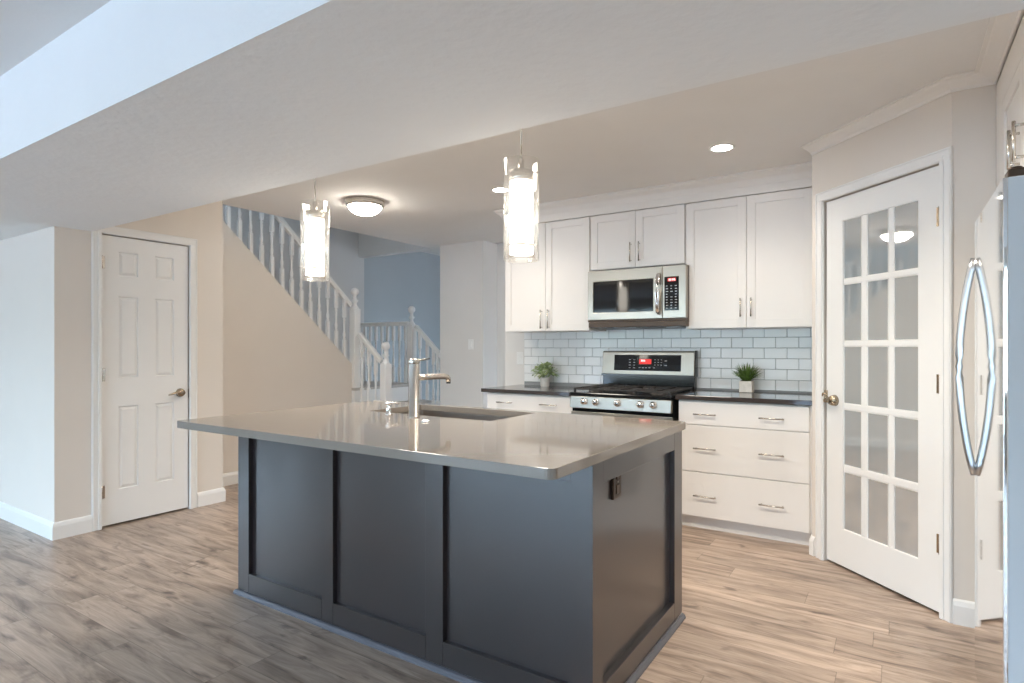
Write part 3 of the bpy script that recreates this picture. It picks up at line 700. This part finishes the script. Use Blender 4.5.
for gx in (-.25, 0, .25):
    g_ = MB(); a = .121; zt = .942
    for s_ in (-1, 1):
        g_.box(gx+s_*a-.006, gx+s_*a+.006, .04, .57, zt-.012, zt, .002, 1)
        g_.box(gx-a, gx+a, .305+s_*.265-.006, .305+s_*.265+.006, zt-.012, zt, .002, 1)
        for yy in (.05, .56): g_.box(gx+s_*a-.007, gx+s_*a+.007, yy-.007, yy+.007, .910, zt-.01)
    g_.box(gx-a, gx+a, .299, .311, zt-.012, zt, .002, 1).box(gx-.005, gx+.005, .04, .57, zt-.010, zt+.003, .002, 1)
    for yy in (.17, .44):
        g_.box(gx-a, gx-.03, yy-.005, yy+.005, zt-.012, zt+.003, .002, 1).box(gx+.03, gx+a, yy-.005, yy+.005, zt-.012, zt+.003, .002, 1)
    g_.build('burner_grate', 'iron', rg)
# backguard
MB().box(-.385, .385, .595, .655, .905, 1.04, .004).build('rear_vent', 'black', rg)
bgd = MB().prism([(.575, 1.030), (.600, 1.022), (.655, 1.022), (.655, 1.222), (.612, 1.222), (.596, 1.212)], -.386, .386, 'YZ').build('backguard', 'steel', rg, bev=.004)
MB().prism([(.572, 1.018), (.572, 1.032), (.654, 1.032), (.654, 1.018)], -.388, .388, 'YZ').prism([(.580, 1.022), (.612, 1.226), (.656, 1.226), (.656, 1.022)], .386, .392, 'YZ').build('backguard_edge', 'black', rg)
tilt = lambda z: .575 + (z-1.030)*(.596-.575)/(1.212-1.030)
def tpanel(m, x0, x1, z0, z1, lift, th=.003):
    m.prism([(tilt(z0)-lift, z0), (tilt(z1)-lift, z1), (tilt(z1)-lift+th, z1), (tilt(z0)-lift+th, z0)], x0, x1, 'YZ'); return m
gp = tpanel(MB(), -.277, .283, 1.062, 1.190, .002, .004).build('display_panel', 'glassblack', bgd)
tpanel(MB(), -.060, .042, 1.116, 1.156, .0028, .002).build('display', 'redled', bgd)
dg = MB()
for k in range(3):
    x = -.044+.0125*k
    for zz in (1.136, 1.142, 1.148): tpanel(dg, x, x+.009, zz, zz+.0022, .0036, .001)
    for xx in (x, x+.007): tpanel(dg, xx, xx+.002, 1.136, 1.150, .0036, .001)
dg.build('display_digits', 'whiteled', bgd)
ks = MB()
for x in (-.148, -.110):
    for z in (1.082, 1.104, 1.126, 1.148): tpanel(ks, x, x+.016, z, z+.0045, .003, .002)
for x in (-.062, -.034, -.008, .022, .060): tpanel(ks, x, x+.014, 1.084, 1.089, .003, .002)
for x in (.068, .094, .120):
    for z in (1.108, 1.128, 1.150): tpanel(ks, x, x+.010, z, z+.004, .003, .002)
for z in (1.104, 1.140): tpanel(ks, .152, .170, z, z+.007, .003, .002)
ks.build('key_legends', 'key', bgd)

# ---------------------------------------------------------------- refrigerator
fg = thing('refrigerator', 'tall stainless steel refrigerator at the right edge of the photo', 'refrigerator', (.246, 2.41, 0))
hy = .34
MB().box(.075, .74, -hy+.004, hy-.004, .02, 1.715, .004).build('body', 'fridge_side', fg)
fd = MB().box(0, .012, -hy, hy, .06, 1.712, .003, 2).build('door', 'fridge', fg)
MB().box(.011, .070, -hy, hy, .06, 1.712, .003, 2).build('door_edge', 'fridge_side', fd)
pts = []; rr = []
for k in range(21):
    s_ = k/20; z = .785 + s_*.79
    pts.append((-.045*math.sin(PI*s_)**.80 - .002, hy-.022, z)); rr.append(.0125)
MB().tube(pts, rr, 14).build('handle', 'handle_steel', fd)
MB().box(.03, .70, -hy+.01, hy-.01, 0, .06).build('kick_grille', 'bronze', fg)
MB().box(.012, .10, -hy+.012, -hy+.075, 1.713, 1.738, .006).cyl((.03, -hy+.035, 1.713), .016, .03).build('hinge_cover', 'bronze', fg)

# ---------------------------------------------------------------- lights
def pendant(x, y, label):
    p = thing('pendant_light', label, 'pendant light', (x, y, 0), 0, 'glass cylinder pendants over the island')
    MB().lathe([(0, CZ-.001), (.060, CZ-.001), (.060, CZ-.018), (.02, CZ-.026), (0, CZ-.026)], n=28, cap=False).build('canopy', 'nickel', p)
    MB().cyl((0, 0, 2.045), .0035, CZ-.022-2.045, n=8).build('rod', 'nickel', p)
    MB().lathe([(.073, 1.618), (.073, 2.040), (.076, 2.040), (.076, 1.618), (.073, 1.618)], n=48, cap=False).build('outer_glass', 'clear', p)
    MB().lathe([(.050, 1.645), (.050, 1.948), (.047, 1.948), (.047, 1.645), (.050, 1.645)], n=40, cap=False).build('inner_shade', 'opal', p)
    MB().lathe([(.012, 2.046), (.012, 2.0), (.052, 1.992), (.0535, 1.952), (.051, 1.950), (.048, 1.985), (.0, 1.99)], n=32, cap=False).build('shade_cap', 'nickel', p)
    r = MB().lathe([(.052, 1.675), (.055, 1.677), (.055, 1.683), (.052, 1.685), (.0505, 1.680), (.052, 1.675)], n=40, cap=False)
    for k in range(3):
        a = 2*PI*k/3+.3
        MB().tube([(.050*math.cos(a), .050*math.sin(a), 1.985), (.0755*math.cos(a), .0755*math.sin(a), 1.985)], .003, 8).build('support_pin', 'nickel', p)
        MB().tube([(.053*math.cos(a), .053*math.sin(a), 1.680), (.0755*math.cos(a), .0755*math.sin(a), 1.680)], .003, 8).build('support_pin', 'nickel', p)
    r.build('support_ring', 'nickel', p)
    return p
pendant(-1.325, 2.11, 'right hand glass cylinder pendant hanging in front of the wall cabinets')
pendant(-2.655, 2.11, 'left hand glass cylinder pendant hanging in front of the staircase')
dm = thing('ceiling_light', 'frosted dome ceiling light with nickel rim near the stairs', 'ceiling light', (-3.675, 3.42, CZ))
MB().lathe([(.0, -.001), (.158, -.001), (.162, -.012), (.150, -.026), (.156, -.034), (.146, -.046), (.134, -.050), (.134, -.04), (0, -.04)], n=48, cap=False).build('base', 'nickel', dm)
MB().lathe([(.136, -.048), (.128, -.066), (.105, -.090), (.07, -.108), (.03, -.117), (0, -.118)], n=48, cap=False).build('shade', 'dome', dm)
MB().lathe([(.0, -.112), (.010, -.117), (.011, -.124), (.006, -.130), (0, -.132)], n=16, cap=False).build('finial', 'nickel', dm)
def downlight(x, y, label, energy=22):
    d = thing('recessed_light', label, 'recessed light', (x, y, CZ), 0, 'recessed kitchen ceiling lights')
    MB().lathe([(.058, -.001), (.076, -.001), (.076, -.004), (.070, -.007), (.058, -.004), (.058, -.001)], n=36, cap=False).build('trim_ring', 'plate', d)
    MB().lathe([(0, -.002), (.058, -.002), (.058, -.0035), (0, -.0035)], n=36, cap=False).build('lens', 'led', d)
    L = bpy.data.lights.new('recessed_lamp', 'SPOT'); L.energy = energy*K_LAMP; L.color = (1, .91, .79); L.spot_size = math.radians(140); L.spot_blend = .8; L.shadow_soft_size = .22
    o = bpy.data.objects.new('recessed_lamp', L); C.objects.link(o); o.location = (0, 0, -.03); o.parent = d
    return d
downlight(-.878, 3.68, 'round recessed ceiling light above the right hand wall cabinet')
downlight(-2.535, 3.74, 'round recessed ceiling light partly behind the right hand pendant')
downlight(-2.75, 2.35, 'unseen recessed light added to brighten the left end of the island', 55)  # added fill lamp hidden behind the beam, like the two below
downlight(-1.65, 2.35, 'unseen recessed light added to brighten the middle of the island', 55)
downlight(-.35, 2.35, 'unseen recessed light added to brighten the aisle by the refrigerator', 75)

# ---------------------------------------------------------------- wall plates
sw = thing('light_switch', 'white light switch plate on the grey hall wall', 'light switch', (-4.072, 5.40, 1.285))
MB().box(-.036, .036, -.006, 0, -.058, .058, .002).build('cover_plate', 'plate', sw); MB().box(-.016, .016, -.010, -.005, -.032, .032, .001).build('rocker', 'plate', sw)
so = thing('wall_outlet', 'white outlet plate on the wall end left of the tiles', 'outlet', (-2.957, 4.69, 1.150))
MB().box(-.036, .036, -.006, 0, -.058, .058, .002).build('cover_plate', 'plate', so)
for z in (-.025, .025): MB().box(-.016, .016, -.009, -.005, z-.016, z+.016, .004).build('receptacle', 'plate', so)

# ---------------------------------------------------------------- plants
def leaf_quad(t, base_, dirv, L, W, curl=.15, seg=3):
    dirv = dirv.normalized(); side = dirv.cross(Vector((0, 0, 1)))
    if side.length < .05: side = Vector((1, 0, 0))
    side.normalize(); nrm = side.cross(dirv); rows = []
    for k in range(seg+1):
        s_ = k/seg; w_ = W*math.sin(PI*min(.97, .12+.85*s_))
        p = base_ + dirv*L*s_ - Vector((0, 0, 1))*curl*L*s_*s_
        rows.append((t.verts.new(p-side*w_), t.verts.new(p+nrm*w_*.25), t.verts.new(p+side*w_)))
    for a, b in zip(rows, rows[1:]):
        t.faces.new((a[0], a[1], b[1], b[0])); t.faces.new((a[1], a[2], b[2], b[1]))
p1 = thing('potted_plant', 'small round leafed sage green plant in a white pot left of the range', 'plant', (-2.62, 4.57, .903))
MB().lathe([(.038, 0), (.040, .004), (.046, .075), (.047, .082), (.042, .082), (.040, .07), (0, .068)], n=28, cap=False).build('pot', 'pot', p1)
f1 = MB(); t = bmesh.new()
for k in range(210):
    a = random.uniform(0, 2*PI); el = random.uniform(-.35, 1.35); r = random.uniform(.35, 1)
    d = Vector((math.cos(a)*math.cos(el), math.sin(a)*math.cos(el), math.sin(el)))
    c = Vector((0, 0, .125)) + Vector((d.x*.105, d.y*.085, d.z*.085))*r
    leaf_quad(t, c, d+Vector((random.uniform(-.6, .6), random.uniform(-.6, .6), random.uniform(-.3, .6))), random.uniform(.030, .045), random.uniform(.010, .015), .3)
f1.join(t)
for k in range(16):
    a = random.uniform(0, 2*PI); f1.tube([(0.01*math.cos(a), .01*math.sin(a), .06), (.07*math.cos(a), .06*math.sin(a), random.uniform(.12, .19))], .0015, 5)
o = f1.build('foliage', 'leaf_sage', p1); s_ = o.modifiers.new('t', 'SOLIDIFY'); s_.thickness = .0008
p2 = thing('potted_plant', 'small spiky green grass plant in a white pot right of the range', 'plant', (-.912, 4.56, .921))
MB().box(-.045, .045, -.045, .045, 0, .084, .005).build('pot', 'pot', p2)
MB().box(-.038, .038, -.038, .038, .082, .087, .001).build('soil', 'soil', p2)
f2 = MB(); t = bmesh.new()
for k in range(230):
    a = random.uniform(0, 2*PI); lean = random.uniform(.15, 1.3); r0 = random.uniform(0, .03)
    d = Vector((math.cos(a)*lean*.9, math.sin(a)*lean*.75, 1.0)).normalized()
    leaf_quad(t, Vector((math.cos(a)*r0, math.sin(a)*r0, .086)), d, random.uniform(.09, .155), random.uniform(.0022, .0038), random.uniform(.1, .45)*lean, 4)
f2.join(t); o = f2.build('foliage', 'leaf_grass', p2); s_ = o.modifiers.new('t', 'SOLIDIFY'); s_.thickness = .0006
